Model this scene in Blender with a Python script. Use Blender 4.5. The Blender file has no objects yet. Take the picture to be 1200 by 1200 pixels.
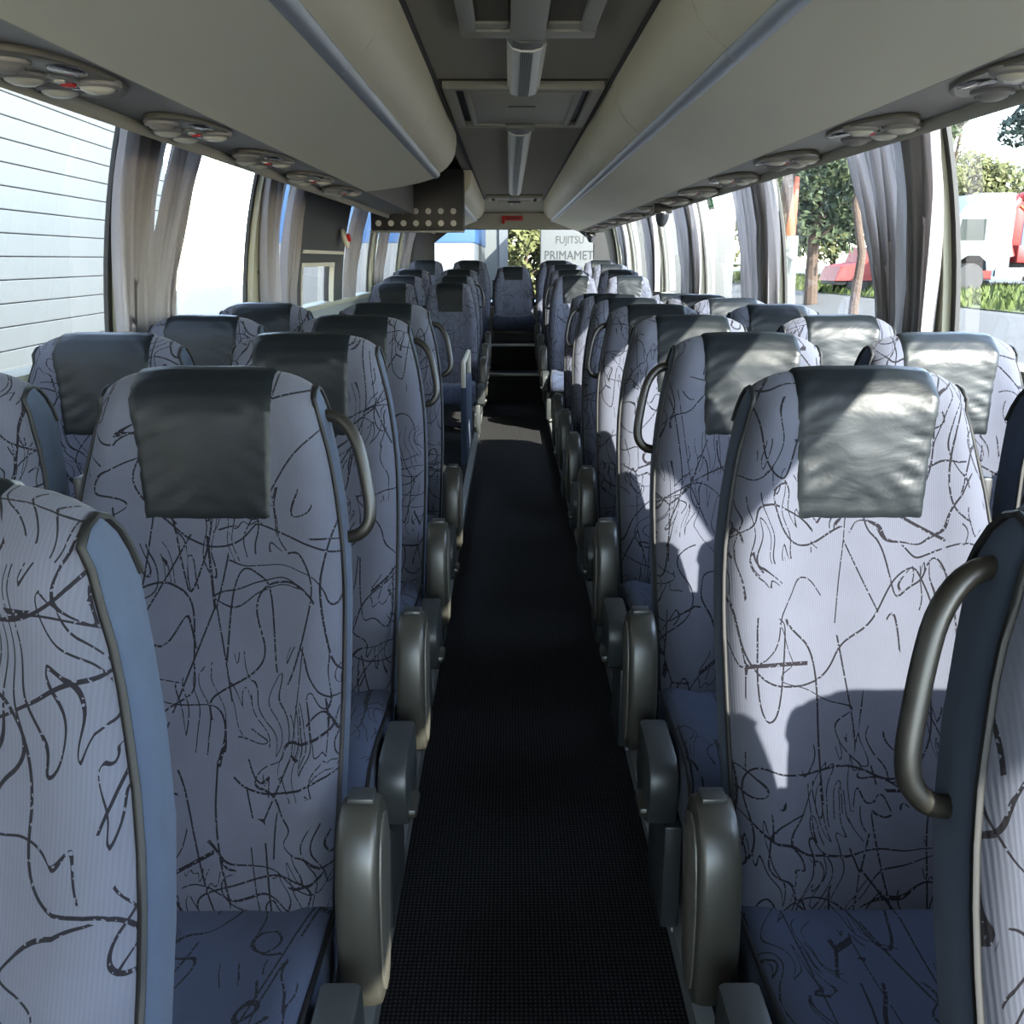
import bpy, bmesh, math, random
from mathutils import Vector, Matrix, noise as mnoise
random.seed(7)
SC = bpy.context.scene
COL = SC.collection
PI = math.pi
def lin(c):
    return tuple(((v/255)/12.92 if v/255 <= .04045 else ((v/255+.055)/1.055)**2.4) for v in c)

# ------------------------------------------------ camera, sky, sun, exposure
CX, CZ = -.055, 1.42
cam_d = bpy.data.cameras.new('camera'); cam = bpy.data.objects.new('camera', cam_d); COL.objects.link(cam)
cam_d.sensor_width = 36; cam_d.lens = 33.0; cam_d.clip_start = .02; cam_d.clip_end = 500
cam.location = (CX, 0, CZ)
cam.rotation_euler = (math.radians(90-15.06), 0, math.radians(-.15))
SC.camera = cam

w = bpy.data.worlds.new('sky'); SC.world = w; w.use_nodes = True
nt = w.node_tree; nt.nodes.clear()
sky = nt.nodes.new('ShaderNodeTexSky'); sky.sky_type = 'NISHITA'; sky.sun_disc = False
SUN_DIR = Vector((-.78, 1.0, -.82)).normalized()      # the way the light travels
sky.sun_elevation = math.asin(-SUN_DIR.z)
sky.sun_rotation = math.atan2(-SUN_DIR.x, -SUN_DIR.y)
sky.air_density = 1.0; sky.dust_density = .35; sky.ozone_density = 1.6
bg = nt.nodes.new('ShaderNodeBackground'); bg.inputs['Strength'].default_value = .46
wo = nt.nodes.new('ShaderNodeOutputWorld')
hs = nt.nodes.new('ShaderNodeHueSaturation'); hs.inputs["Saturation"].default_value = .72; hs.inputs['Value'].default_value = 1.0
nt.links.new(sky.outputs[0], hs.inputs['Color']); nt.links.new(hs.outputs[0], bg.inputs[0]); nt.links.new(bg.outputs[0], wo.inputs[0])

sun_d = bpy.data.lights.new('sun', 'SUN'); sun_d.energy = 5.4; sun_d.angle = math.radians(.5); sun_d.color = (1, .95, .86)
sun = bpy.data.objects.new('sun', sun_d); COL.objects.link(sun)
sun.rotation_euler = SUN_DIR.to_track_quat('-Z', 'Y').to_euler(); sun.location = (6, -8, 9)

SC.view_settings.view_transform = 'Standard'; SC.view_settings.look = 'None'
SC.view_settings.gamma = 1; SC.view_settings.use_curve_mapping = False
SC.view_settings.exposure = 2.65
SC.cycles.max_bounces = 10; SC.cycles.diffuse_bounces = 6; SC.cycles.transparent_max_bounces = 24
SC.cycles.sample_clamp_indirect = 6

# ------------------------------------------------ materials
M = {}
def mat(name, col, rough=.6, metal=0, spec=.5, noise=None, bump=None, sheen=0, emit=None, coat=0, wav=None):
    m = bpy.data.materials.new(name); m.use_nodes = True
    n = m.node_tree.nodes; l = m.node_tree.links; b = n['Principled BSDF']
    c = (*lin(col), 1)
    b.inputs['Base Color'].default_value = c; b.inputs['Roughness'].default_value = rough
    b.inputs['Metallic'].default_value = metal; b.inputs['Specular IOR Level'].default_value = spec
    if sheen: b.inputs['Sheen Weight'].default_value = sheen
    if coat: b.inputs['Coat Weight'].default_value = coat
    tc = n.new('ShaderNodeTexCoord')
    if noise:                                  # (scale, amount)
        t = n.new('ShaderNodeTexNoise'); t.inputs['Scale'].default_value = noise[0]; t.inputs['Detail'].default_value = 5
        l.new(tc.outputs['Object'], t.inputs['Vector'])
        mp = n.new('ShaderNodeMapRange'); mp.inputs['To Min'].default_value = 1-noise[1]; mp.inputs['To Max'].default_value = 1+noise[1]
        l.new(t.outputs['Fac'], mp.inputs['Value'])
        mx = n.new('ShaderNodeVectorMath'); mx.operation = 'SCALE'; mx.inputs[0].default_value = c[:3]
        l.new(mp.outputs[0], mx.inputs['Scale']); l.new(mx.outputs[0], b.inputs['Base Color'])
    if bump:                                   # (scale, strength, distance)
        t = n.new('ShaderNodeTexNoise'); t.inputs['Scale'].default_value = bump[0]; t.inputs['Detail'].default_value = 4
        l.new(tc.outputs['Object'], t.inputs['Vector'])
        bp = n.new('ShaderNodeBump'); bp.inputs['Strength'].default_value = bump[1]; bp.inputs['Distance'].default_value = bump[2]
        l.new(t.outputs['Fac'], bp.inputs['Height']); l.new(bp.outputs[0], b.inputs['Normal'])
    if emit:
        b.inputs['Emission Color'].default_value = (*lin(emit[0]), 1); b.inputs['Emission Strength'].default_value = emit[1]
    M[name] = m
    return m

def math_n(n, l, op, a, b=None, clamp=False):
    x = n.new('ShaderNodeMath'); x.operation = op; x.use_clamp = clamp
    for i, v in enumerate((a, b)):
        if v is None: continue
        if isinstance(v, (int, float)): x.inputs[i].default_value = v
        else: l.new(v, x.inputs[i])
    return x.outputs[0]

def scribble_fabric(name, base, dark=(12, 10, 17), amount=1.0):
    m = bpy.data.materials.new(name); m.use_nodes = True
    n = m.node_tree.nodes; l = m.node_tree.links; b = n['Principled BSDF']
    tc = n.new('ShaderNodeTexCoord'); oi = n.new('ShaderNodeObjectInfo')
    off = n.new('ShaderNodeVectorMath'); off.operation = 'SCALE'; off.inputs[0].default_value = (17.3, 3.1, 9.7)
    l.new(oi.outputs['Random'], off.inputs['Scale'])
    add = n.new('ShaderNodeVectorMath'); add.operation = 'ADD'
    l.new(tc.outputs['Object'], add.inputs[0]); l.new(off.outputs[0], add.inputs[1])
    # a warped copy of the coordinates
    wn = n.new('ShaderNodeTexNoise'); wn.inputs['Scale'].default_value = 7; wn.inputs['Detail'].default_value = 1
    l.new(add.outputs[0], wn.inputs['Vector'])
    ws = n.new('ShaderNodeVectorMath'); ws.operation = 'MULTIPLY_ADD'; ws.inputs[1].default_value = (.16, .16, .16)
    l.new(wn.outputs['Color'], ws.inputs[0]); l.new(add.outputs[0], ws.inputs[2])
    jn = n.new('ShaderNodeTexNoise'); jn.inputs['Scale'].default_value = 260; jn.inputs['Detail'].default_value = 0
    l.new(add.outputs[0], jn.inputs['Vector'])
    total = None
    def shifted(vec, d):
        a = n.new('ShaderNodeVectorMath'); a.operation = 'ADD'; a.inputs[1].default_value = d; l.new(vec, a.inputs[0]); return a.outputs[0]
    E = .0025
    def contour(vec, stretch, scale, width, level, mscale, mlo, shift):
        nonlocal total
        def field(v):
            mp = n.new('ShaderNodeMapping'); mp.inputs['Scale'].default_value = stretch; mp.inputs['Location'].default_value = (shift, shift*1.7, -shift)
            mp.inputs['Rotation'].default_value = (0, shift*.9, 0); l.new(v, mp.inputs['Vector'])
            t = n.new('ShaderNodeTexNoise'); t.inputs['Scale'].default_value = scale; t.inputs['Detail'].default_value = 0
            l.new(mp.outputs[0], t.inputs['Vector']); return t.outputs['Fac']
        f0 = field(vec); fx = field(shifted(vec, (E, 0, 0))); fz = field(shifted(vec, (0, 0, E)))
        gx = math_n(n, l, 'SUBTRACT', fx, f0); gz_ = math_n(n, l, 'SUBTRACT', fz, f0)
        g = math_n(n, l, 'SQRT', math_n(n, l, 'ADD', math_n(n, l, 'MULTIPLY', gx, gx), math_n(n, l, 'MULTIPLY', gz_, gz_)))
        g = math_n(n, l, 'MAXIMUM', g, .0009)
        d = math_n(n, l, 'MULTIPLY', math_n(n, l, 'DIVIDE', math_n(n, l, 'ABSOLUTE', math_n(n, l, 'SUBTRACT', f0, level)), g), E)
        line = math_n(n, l, 'LESS_THAN', d, width)
        mk = n.new('ShaderNodeTexNoise'); mk.inputs['Scale'].default_value = mscale; mk.inputs['Detail'].default_value = 0
        ml = n.new('ShaderNodeMapping'); ml.inputs['Location'].default_value = (-shift*3, shift, shift*2)
        l.new(add.outputs[0], ml.inputs['Vector']); l.new(ml.outputs[0], mk.inputs['Vector'])
        r = math_n(n, l, 'MULTIPLY', line, math_n(n, l, 'GREATER_THAN', mk.outputs['Fac'], mlo))
        total = r if total is None else math_n(n, l, 'MAXIMUM', total, r)
    contour(add.outputs[0], (1, .2, 1), 6.5, .0015, .50, 4, .39, 1.3)
    contour(add.outputs[0], (2.2, .2, .6), 7, .0015, .48, 5, .46, 4.1)
    contour(ws.outputs[0], (1, .2, 1), 5.5, .0015, .52, 4, .43, 7.7)
    contour(ws.outputs[0], (.6, .2, 2.0), 7, .0014, .5, 5, .48, 11.9)
    contour(ws.outputs[0], (5.0, .2, .9), 10, .0011, .5, 6, .575, 17.2)      # dense zigzag patches
    contour(ws.outputs[0], (4.2, .2, 1.2), 12, .0011, .52, 6, .60, 23.4)
    vo = n.new('ShaderNodeTexVoronoi'); vo.feature = 'DISTANCE_TO_EDGE'; vo.inputs['Scale'].default_value = 5.5
    mpv = n.new('ShaderNodeMapping'); mpv.inputs['Scale'].default_value = (1.5, .2, .6); mpv.inputs['Rotation'].default_value = (0, .6, 0)
    l.new(add.outputs[0], mpv.inputs['Vector']); l.new(mpv.outputs[0], vo.inputs['Vector'])
    vl = math_n(n, l, 'LESS_THAN', vo.outputs['Distance'], .0075)
    mk = n.new('ShaderNodeTexNoise'); mk.inputs['Scale'].default_value = 5; l.new(add.outputs[0], mk.inputs['Vector'])
    total = math_n(n, l, 'MAXIMUM', total, math_n(n, l, 'MULTIPLY', vl, math_n(n, l, 'GREATER_THAN', mk.outputs['Fac'], .5)))
    # broken woven threads along the lines
    thr = math_n(n, l, 'GREATER_THAN', jn.outputs['Fac'], .31)
    total = math_n(n, l, 'MULTIPLY', math_n(n, l, 'MULTIPLY', total, thr), amount)
    # vertical ribs
    rb = n.new('ShaderNodeTexWave'); rb.bands_direction = 'X'; rb.inputs['Scale'].default_value = 95; rb.inputs['Distortion'].default_value = .6
    l.new(add.outputs[0], rb.inputs['Vector'])
    fn = n.new('ShaderNodeTexNoise'); fn.inputs['Scale'].default_value = 14; fn.inputs['Detail'].default_value = 6; l.new(add.outputs[0], fn.inputs['Vector'])
    v = math_n(n, l, 'ADD', math_n(n, l, 'MULTIPLY', rb.outputs['Fac'], .09), math_n(n, l, 'MULTIPLY', fn.outputs['Fac'], .24))
    v = math_n(n, l, 'ADD', v, .84)
    sc = n.new('ShaderNodeVectorMath'); sc.operation = 'SCALE'; sc.inputs[0].default_value = lin(base); l.new(v, sc.inputs['Scale'])
    mix = n.new('ShaderNodeMix'); mix.data_type = 'RGBA'; l.new(total, mix.inputs['Factor'])
    l.new(sc.outputs[0], mix.inputs['A']); mix.inputs['B'].default_value = (*lin(dark), 1)
    l.new(mix.outputs['Result'], b.inputs['Base Color'])
    b.inputs['Roughness'].default_value = .92; b.inputs['Specular IOR Level'].default_value = .2; b.inputs['Sheen Weight'].default_value = .06
    bp = n.new('ShaderNodeBump'); bp.inputs['Strength'].default_value = .12; bp.inputs['Distance'].default_value = .001
    l.new(rb.outputs['Fac'], bp.inputs['Height']); l.new(bp.outputs[0], b.inputs['Normal'])
    M[name] = m

def leather(name, col):
    m = mat(name, col, .42, spec=.2)
    n = m.node_tree.nodes; l = m.node_tree.links; b = n['Principled BSDF']
    tc = n.new('ShaderNodeTexCoord'); oi = n.new('ShaderNodeObjectInfo')
    off = n.new('ShaderNodeVectorMath'); off.operation = 'SCALE'; off.inputs[0].default_value = (7.3, 3.1, 9.7); l.new(oi.outputs['Random'], off.inputs['Scale'])
    add = n.new('ShaderNodeVectorMath'); add.operation = 'ADD'; l.new(tc.outputs['Object'], add.inputs[0]); l.new(off.outputs[0], add.inputs[1])
    mp = n.new('ShaderNodeMapping'); mp.inputs['Scale'].default_value = (8, 8, 20); mp.inputs['Rotation'].default_value = (0, .55, 0); l.new(add.outputs[0], mp.inputs['Vector'])
    t = n.new('ShaderNodeTexNoise'); t.inputs['Scale'].default_value = 1; t.inputs['Detail'].default_value = 3; t.inputs['Distortion'].default_value = 1.2; l.new(mp.outputs[0], t.inputs['Vector'])
    g = n.new('ShaderNodeTexNoise'); g.inputs['Scale'].default_value = 150; g.inputs['Detail'].default_value = 2; l.new(add.outputs[0], g.inputs['Vector'])
    h = math_n(n, l, 'ADD', t.outputs['Fac'], math_n(n, l, 'MULTIPLY', g.outputs['Fac'], .06))
    bp = n.new('ShaderNodeBump'); bp.inputs['Strength'].default_value = .22; bp.inputs['Distance'].default_value = .005; l.new(h, bp.inputs['Height']); l.new(bp.outputs[0], b.inputs['Normal'])
    rr = n.new('ShaderNodeMapRange'); rr.inputs['To Min'].default_value = .30; rr.inputs['To Max'].default_value = .50; l.new(g.outputs['Fac'], rr.inputs['Value']); l.new(rr.outputs[0], b.inputs['Roughness'])

def carpet(name):
    m = mat(name, (26, 26, 27), .97, spec=.1)
    n = m.node_tree.nodes; l = m.node_tree.links; b = n['Principled BSDF']
    tc = n.new('ShaderNodeTexCoord')
    a = n.new('ShaderNodeTexWave'); a.bands_direction = 'X'; a.inputs['Scale'].default_value = 34; a.inputs['Distortion'].default_value = 1.5; a.inputs['Detail Scale'].default_value = 6
    c = n.new('ShaderNodeTexWave'); c.bands_direction = 'Y'; c.inputs['Scale'].default_value = 30; c.inputs['Distortion'].default_value = 1.5; c.inputs['Detail Scale'].default_value = 6
    s = n.new('ShaderNodeTexNoise'); s.inputs['Scale'].default_value = 300; s.inputs['Detail'].default_value = 2
    for t in (a, c, s): l.new(tc.outputs['Object'], t.inputs['Vector'])
    f = math_n(n, l, 'MULTIPLY', a.outputs['Fac'], c.outputs['Fac'])
    f = math_n(n, l, 'MULTIPLY', f, s.outputs['Fac'])
    cr = n.new('ShaderNodeMix'); cr.data_type = 'RGBA'; l.new(math_n(n, l, 'MULTIPLY', f, 1.6, True), cr.inputs['Factor'])
    cr.inputs['A'].default_value = (*lin((17, 17, 18)), 1); cr.inputs['B'].default_value = (*lin((62, 61, 60)), 1)
    l.new(cr.outputs['Result'], b.inputs['Base Color'])
    bp = n.new('ShaderNodeBump'); bp.inputs['Strength'].default_value = .5; bp.inputs['Distance'].default_value = .003; l.new(f, bp.inputs['Height']); l.new(bp.outputs[0], b.inputs['Normal'])

def glass(name, tint):
    m = bpy.data.materials.new(name); m.use_nodes = True
    n = m.node_tree.nodes; l = m.node_tree.links; n.clear()
    o = n.new('ShaderNodeOutputMaterial'); mx = n.new('ShaderNodeMixShader'); f = n.new('ShaderNodeFresnel'); f.inputs['IOR'].default_value = 1.5
    t = n.new('ShaderNodeBsdfTransparent'); t.inputs[0].default_value = (*tint, 1)
    g = n.new('ShaderNodeBsdfGlossy'); g.inputs['Roughness'].default_value = .0; g.inputs['Color'].default_value = (1, 1, 1, 1)
    ge = n.new('ShaderNodeNewGeometry'); mr = n.new('ShaderNodeMapRange'); mr.inputs['To Min'].default_value = 1.5; mr.inputs['To Max'].default_value = 1/1.5
    l.new(ge.outputs['Backfacing'], mr.inputs['Value']); l.new(mr.outputs[0], f.inputs['IOR'])     # the same from both faces of the thin pane
    l.new(f.outputs[0], mx.inputs[0]); l.new(t.outputs[0], mx.inputs[1]); l.new(g.outputs[0], mx.inputs[2]); l.new(mx.outputs[0], o.inputs[0])
    M[name] = m

def curtain_mat(name, col):
    m = bpy.data.materials.new(name); m.use_nodes = True
    n = m.node_tree.nodes; l = m.node_tree.links; n.clear()
    o = n.new('ShaderNodeOutputMaterial'); mx = n.new('ShaderNodeMixShader'); mx.inputs[0].default_value = .33
    d = n.new('ShaderNodeBsdfDiffuse'); t = n.new('ShaderNodeBsdfTranslucent')
    tc = n.new('ShaderNodeTexCoord'); ns = n.new('ShaderNodeTexNoise'); ns.inputs['Scale'].default_value = 220; l.new(tc.outputs['Object'], ns.inputs['Vector'])
    mr = n.new('ShaderNodeMapRange'); mr.inputs['To Min'].default_value = .9; mr.inputs['To Max'].default_value = 1.1; l.new(ns.outputs['Fac'], mr.inputs['Value'])
    s = n.new('ShaderNodeVectorMath'); s.operation = 'SCALE'; s.inputs[0].default_value = lin(col); l.new(mr.outputs[0], s.inputs['Scale'])
    l.new(s.outputs[0], d.inputs[0]); l.new(s.outputs[0], t.inputs[0])
    l.new(d.outputs[0], mx.inputs[1]); l.new(t.outputs[0], mx.inputs[2]); l.new(mx.outputs[0], o.inputs[0])
    M[name] = m

scribble_fabric('seat_fabric', (68, 70, 80))
scribble_fabric('cushion_fabric', (50, 57, 74))
mat('plain_blue', (52, 61, 76), .93, spec=.15, noise=(40, .14), bump=(300, .2, .001), sheen=.05)
mat('piping', (13, 13, 14), .6, spec=.3)
leather('leather', (14, 18, 21))
mat('arm_plastic', (46, 45, 40), .36, noise=(6, .05))
mat('arm_face', (66, 64, 58), .45, noise=(9, .04))
mat('handle_plastic', (27, 25, 21), .42, noise=(8, .06))
mat('hinge_plastic', (45, 48, 48), .4, noise=(8, .05))
mat('dark_metal', (34, 35, 36), .5)
mat('black_plastic', (11, 11, 12), .5, noise=(20, .1))
mat('rubber', (12, 12, 13), .6)
mat('trim_grey', (120, 122, 120), .4, metal=.3)
carpet('carpet')
mat('ceiling_felt', (160, 154, 140), .9, noise=(60, .05), bump=(400, .2, .001))
mat('bin_beige', (236, 226, 198), .5, noise=(3, .03))
mat('bin_under', (232, 226, 202), .55, noise=(4, .03), bump=(500, .1, .0005))
mat('psu_grey', (130, 126, 122), .5, noise=(5, .03))
mat('rail_beige', (160, 156, 140), .5)
mat('strip_silver', (190, 196, 202), .35, metal=.45)
mat('grey_frame', (168, 164, 150), .5)
mat('lamp_white', (240, 238, 228), .35)
mat('lamp_grey', (120, 122, 116), .4)
mat('unit_bronze', (92, 87, 76), .4)
mat('dome_white', (190, 187, 172), .25)
mat('dark_gloss', (46, 46, 50), .18, spec=.7)
mat('chrome', (200, 200, 200), .15, metal=1)
mat('red_plastic', (190, 30, 30), .4)
mat('pillar_olive', (128, 126, 110), .55, noise=(10, .04))
mat('wall_panel', (112, 114, 112), .8)
mat('white_dot', (170, 168, 164), .5)
mat('grille_brown', (50, 42, 38), .8)
mat('green_sign', (30, 140, 70), .5)
mat('white_print', (232, 236, 230), .5)
curtain_mat('curtain_grey', (142, 138, 140))
glass('glass', (.86, .90, .89))
mat('siding', (80, 82, 81), .6, noise=(1.5, .04))
mat('asphalt', (60, 58, 55), .95, noise=(1.2, .16))
mat('grass', (60, 70, 25), .95, noise=(2.2, .4))
mat('leaf_green', (42, 52, 24), .8, noise=(1.2, .35))
mat('leaf_yellow', (66, 68, 30), .8, noise=(1.2, .3))
mat('leaf_pine', (34, 46, 36), .8, noise=(1.2, .3))
mat('bark', (66, 52, 42), .9, noise=(6, .3), bump=(20, .8, .03))
mat('truck_white', (76, 79, 83), .4)
mat('tyre', (26, 26, 27), .8)
mat('truck_red', (108, 20, 17), .5)
mat('orange_paint', (160, 62, 24), .5)
mat('blue_paint', (34, 62, 98), .5)
mat('ext_grey', (74, 78, 78), .7)
mat('ext_glass', (18, 26, 24), .45, spec=.2)
mat('trailer_white', (70, 70, 68), .6)
mat('print_dark', (8, 8, 9), .6)
mat('print_olive', (26, 25, 16), .6)

# ------------------------------------------------ mesh helpers
class MB:
    def __init__(s): s.v = []; s.f = []
    def add(s, vs, fs):
        o = len(s.v); s.v += [tuple(p) for p in vs]; s.f += [tuple(i+o for i in f) for f in fs]; return s
    def box(s, x0, x1, y0, y1, z0, z1, bev=0, seg=2):
        if bev <= 0:
            vs = [(x, y, z) for z in (z0, z1) for y in (y0, y1) for x in (x0, x1)]
            return s.add(vs, [(0, 2, 3, 1), (4, 5, 7, 6), (0, 1, 5, 4), (2, 6, 7, 3), (0, 4, 6, 2), (1, 3, 7, 5)])
        bm = bmesh.new(); bmesh.ops.create_cube(bm, size=1)
        bmesh.ops.scale(bm, vec=(x1-x0, y1-y0, z1-z0), verts=bm.verts)
        bmesh.ops.bevel(bm, geom=list(bm.edges), offset=bev, segments=seg, affect='EDGES', profile=.5)
        bmesh.ops.translate(bm, vec=((x0+x1)/2, (y0+y1)/2, (z0+z1)/2), verts=bm.verts)
        bm.verts.index_update(); s.add([v.co[:] for v in bm.verts], [[v.index for v in f.verts] for f in bm.faces]); bm.free(); return s
    def tube(s, pts, r, n=8, closed=False, caps=True):
        pts = [Vector(p) for p in pts]; N = len(pts); vs = []; fs = []
        up = None
        for i, p in enumerate(pts):
            if closed: t = pts[(i+1) % N]-pts[i-1]
            else: t = pts[min(i+1, N-1)]-pts[max(i-1, 0)]
            t = t.normalized() if t.length > 1e-9 else Vector((0, 0, 1))
            if up is None: up = t.orthogonal().normalized()
            up = up-t*up.dot(t); up = up.normalized() if up.length > 1e-6 else t.orthogonal().normalized()
            q = t.cross(up); rr = r[i] if isinstance(r, (list, tuple)) else r
            for k in range(n):
                a = 2*PI*k/n; vs.append(p+(up*math.cos(a)+q*math.sin(a))*rr)
        for i in range(N if closed else N-1):
            j = (i+1) % N
            for k in range(n): fs.append((i*n+k, i*n+(k+1) % n, j*n+(k+1) % n, j*n+k))
        if caps and not closed: fs += [tuple(range(n))[::-1], tuple((N-1)*n+k for k in range(n))]
        return s.add(vs, fs)
    def grid(s, rows, wrap=False):
        R = len(rows); Cn = len(rows[0]); vs = [p for r in rows for p in r]; fs = []
        for i in range(R-1):
            for j in range(Cn if wrap else Cn-1):
                k = (j+1) % Cn; fs.append((i*Cn+j, i*Cn+k, (i+1)*Cn+k, (i+1)*Cn+j))
        return s.add(vs, fs)
    def prism(s, prof, axis, a0, a1, bev=0):
        """closed outline extruded along an axis; prof holds the two other coordinates"""
        def P(u, v, a): return {'x': (a, u, v), 'y': (u, a, v), 'z': (u, v, a)}[axis]
        n = len(prof)
        if bev <= 0:
            vs = [P(u, v, a0) for u, v in prof]+[P(u, v, a1) for u, v in prof]
            fs = [tuple(range(n)), tuple(range(2*n-1, n-1, -1))]+[(i, i+n, (i+1) % n+n, (i+1) % n) for i in range(n)]
            return s.add(vs, fs)
        cu = sum(p[0] for p in prof)/n; cv = sum(p[1] for p in prof)/n
        mx = max(math.hypot(p[0]-cu, p[1]-cv) for p in prof); k = 1-bev/mx*1.2
        def ring(a, kk): return [P(cu+(u-cu)*kk, cv+(v-cv)*kk, a) for u, v in prof]
        sg = 1 if a1 > a0 else -1
        rs = [ring(a0, k), ring(a0+sg*bev*.3, (k+1)/2+.25*(1-k)), ring(a0+sg*bev, 1), ring(a1-sg*bev, 1), ring(a1-sg*bev*.3, (k+1)/2+.25*(1-k)), ring(a1, k)]
        s.grid([r for r in rs], wrap=True)
        o = len(s.v)-6*n
        s.f += [tuple(o+i for i in range(n))[::-1], tuple(o+5*n+i for i in range(n))]
        return s
    def lathe(s, prof, c, axis=(0, 0, 1), n=16):
        """prof: (radius, height) pairs along the axis"""
        ax = Vector(axis).normalized(); a = ax.orthogonal().normalized(); b = ax.cross(a); c = Vector(c)
        rows = [[c+ax*h+(a*math.cos(2*PI*k/n)+b*math.sin(2*PI*k/n))*r for k in range(n)] for r, h in prof]
        o = len(s.v); s.grid(rows, wrap=True)
        if prof[0][0] > 1e-6: s.f.append(tuple(o+k for k in range(n))[::-1])
        if prof[-1][0] > 1e-6: s.f.append(tuple(o+(len(prof)-1)*n+k for k in range(n)))
        return s
    def build(s, name, m, parent=None, smooth=35, **props):
        me = bpy.data.meshes.new(name); me.from_pydata(s.v, [], s.f); me.update()
        bm = bmesh.new(); bm.from_mesh(me); bmesh.ops.remove_doubles(bm, verts=bm.verts, dist=1e-5)
        bmesh.ops.recalc_face_normals(bm, faces=bm.faces); bm.to_mesh(me); bm.free()
        if smooth:
            me.polygons.foreach_set('use_smooth', [True]*len(me.polygons)); me.set_sharp_from_angle(angle=math.radians(smooth))
        me.materials.append(M[m] if isinstance(m, str) else m)
        o = bpy.data.objects.new(name, me); COL.objects.link(o)
        if parent is not None: o.parent = parent
        for k, v in props.items(): o[k] = v
        return o
def empty(name, loc, label, cat, group=None, rz=0):
    o = bpy.data.objects.new(name, None); COL.objects.link(o); o.location = loc; o.rotation_euler = (0, 0, rz); o.empty_display_size = .1
    o['label'] = label; o['category'] = cat
    if group: o['group'] = group
    return o
def copy_tree(o, parent=None):
    c = o.copy(); COL.objects.link(c)
    if parent is not None: c.parent = parent
    for ch in list(o.children): copy_tree(ch, c)
    return c
def tag(o, label, cat, group=None):
    o['label'] = label; o['category'] = cat
    if group: o['group'] = group
    return o
def struct(o): o['kind'] = 'structure'; return o
def interp(tab, t):
    if t <= tab[0][0]: return tab[0][1]
    for (a, va), (b, vb) in zip(tab, tab[1:]):
        if t <= b:
            k = (t-a)/(b-a); return va+(vb-va)*k
    return tab[-1][1]
def smoothtab(tab, t):
    if t <= tab[0][0]: return tab[0][1]
    n = len(tab)
    for i in range(n-1):
        a, va = tab[i]; b, vb = tab[i+1]
        if t <= b:
            k = (t-a)/(b-a)
            m0 = (vb-tab[i-1][1])/(b-tab[i-1][0]) if i > 0 else (vb-va)/(b-a)
            m1 = (tab[i+2][1]-va)/(tab[i+2][0]-a) if i < n-2 else (vb-va)/(b-a)
            h = b-a; return (2*k**3-3*k*k+1)*va+(k**3-2*k*k+k)*h*m0+(-2*k**3+3*k*k)*vb+(k**3-k*k)*h*m1
    return tab[-1][1]

# ------------------------------------------------ the setting
Y0, Y1 = -2.6, 12.2
SIDES = (('left', -1), ('right', 1))
WX = [(1.0, 1.352), (1.15, 1.352), (1.3, 1.342), (1.45, 1.325), (1.6, 1.30), (1.7, 1.278), (1.8, 1.252), (1.9, 1.218), (1.98, 1.18)]
def wx(z): return smoothtab(WX, z)

fl = MB(); fl.box(-.32, .30, Y0, 9.62, -.04, 0); struct(fl.build('floor', 'carpet'))
# raised platforms under the seats
def plat_z(y): return .08+interp([(7.3, 0), (8.0, .0), (8.8, .03), (9.5, .08), (10.2, .12), (10.4, .12)], y)
for nm, s in SIDES:
    m = MB(); ys = [Y0, 7.3, 8.0, 8.8, 9.5, 10.2, 10.35]; xi = s*.3; xi = xi-.01
    rows = []
    for y in ys:
        z = plat_z(y); rows.append([(xi, y, -.04), (xi, y, z), (s*1.36, y, z), (s*1.36, y, -.04)])
    m.grid(rows, wrap=True); m.f += [(0, 1, 2, 3), tuple(len(rows)*4-4+i for i in (3, 2, 1, 0))]
    struct(m.build('trim_1' if s < 0 else 'trim_2', 'carpet', smooth=0))
    # grey kick strip at the platform edge
    m = MB(); rows = []
    for y in ys[:-1]:
        z = plat_z(y); xe = xi-s*.001
        rows.append([(xe, y, z-.05), (xe-s*.006, y, z-.05), (xe-s*.006, y, z+.004), (xe+s*.03, y, z+.004), (xe+s*.03, y, z+.001), (xe, y, z+.001)])
    m.grid(rows, wrap=True); struct(m.build('trim_3' if s < 0 else 'trim_4', 'trim_grey', smooth=0))
# rear steps and the plinth of the back bench
XS = .27
for i, (y0, y1, z0, z1) in enumerate([(9.62, 9.95, -.04, .29), (9.95, 10.35, -.04, .56)]):
    m = MB().box(-XS-.04, XS+.02, y0, y1, z0, z1)
    o = tag(m.build('rear_step', 'carpet', smooth=0), ['lower black carpeted step at the far end of the aisle', 'upper black carpeted step in front of the centre back seat'][i], 'step')
    MB().box(-XS-.03, XS+.01, y0-.012, y0+.03, z1-.02, z1+.006, .003).build('nosing', 'trim_grey', o)
struct(MB().box(-1.36, 1.36, 10.36, 12.2, -.04, .40).build('trim_5', 'carpet', smooth=0))

for k, (nm, s) in enumerate(SIDES):
    # lower side wall up to the window sill
    m = MB(); prof = [(s*1.36, -.04), (s*1.36, 1.12), (s*1.385, 1.12), (s*1.42, 1.10), (s*1.42, -.04)]
    m.prism(prof, 'y', Y0, Y1); struct(m.build('wall_'+nm, 'wall_panel', smooth=0))
    m = MB().box(min(s*1.30, s*1.40), max(s*1.30, s*1.40), Y0, Y1, 1.10, 1.135, .008); struct(m.build('trim_%d' % (6+k), 'pillar_olive'))
    # roof side above the windows
    m = MB(); prof = [(s*1.0, 1.975), (s*1.175, 1.975), (s*1.22, 1.95), (s*1.25, 1.99), (s*1.10, 2.16), (s*.3, 2.22), (s*.3, 2.16), (s*1.0, 2.12)]
    m.prism(prof, 'y', Y0, Y1); struct(m.build('trim_%d' % (8+k), 'ceiling_felt', smooth=0))
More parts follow.
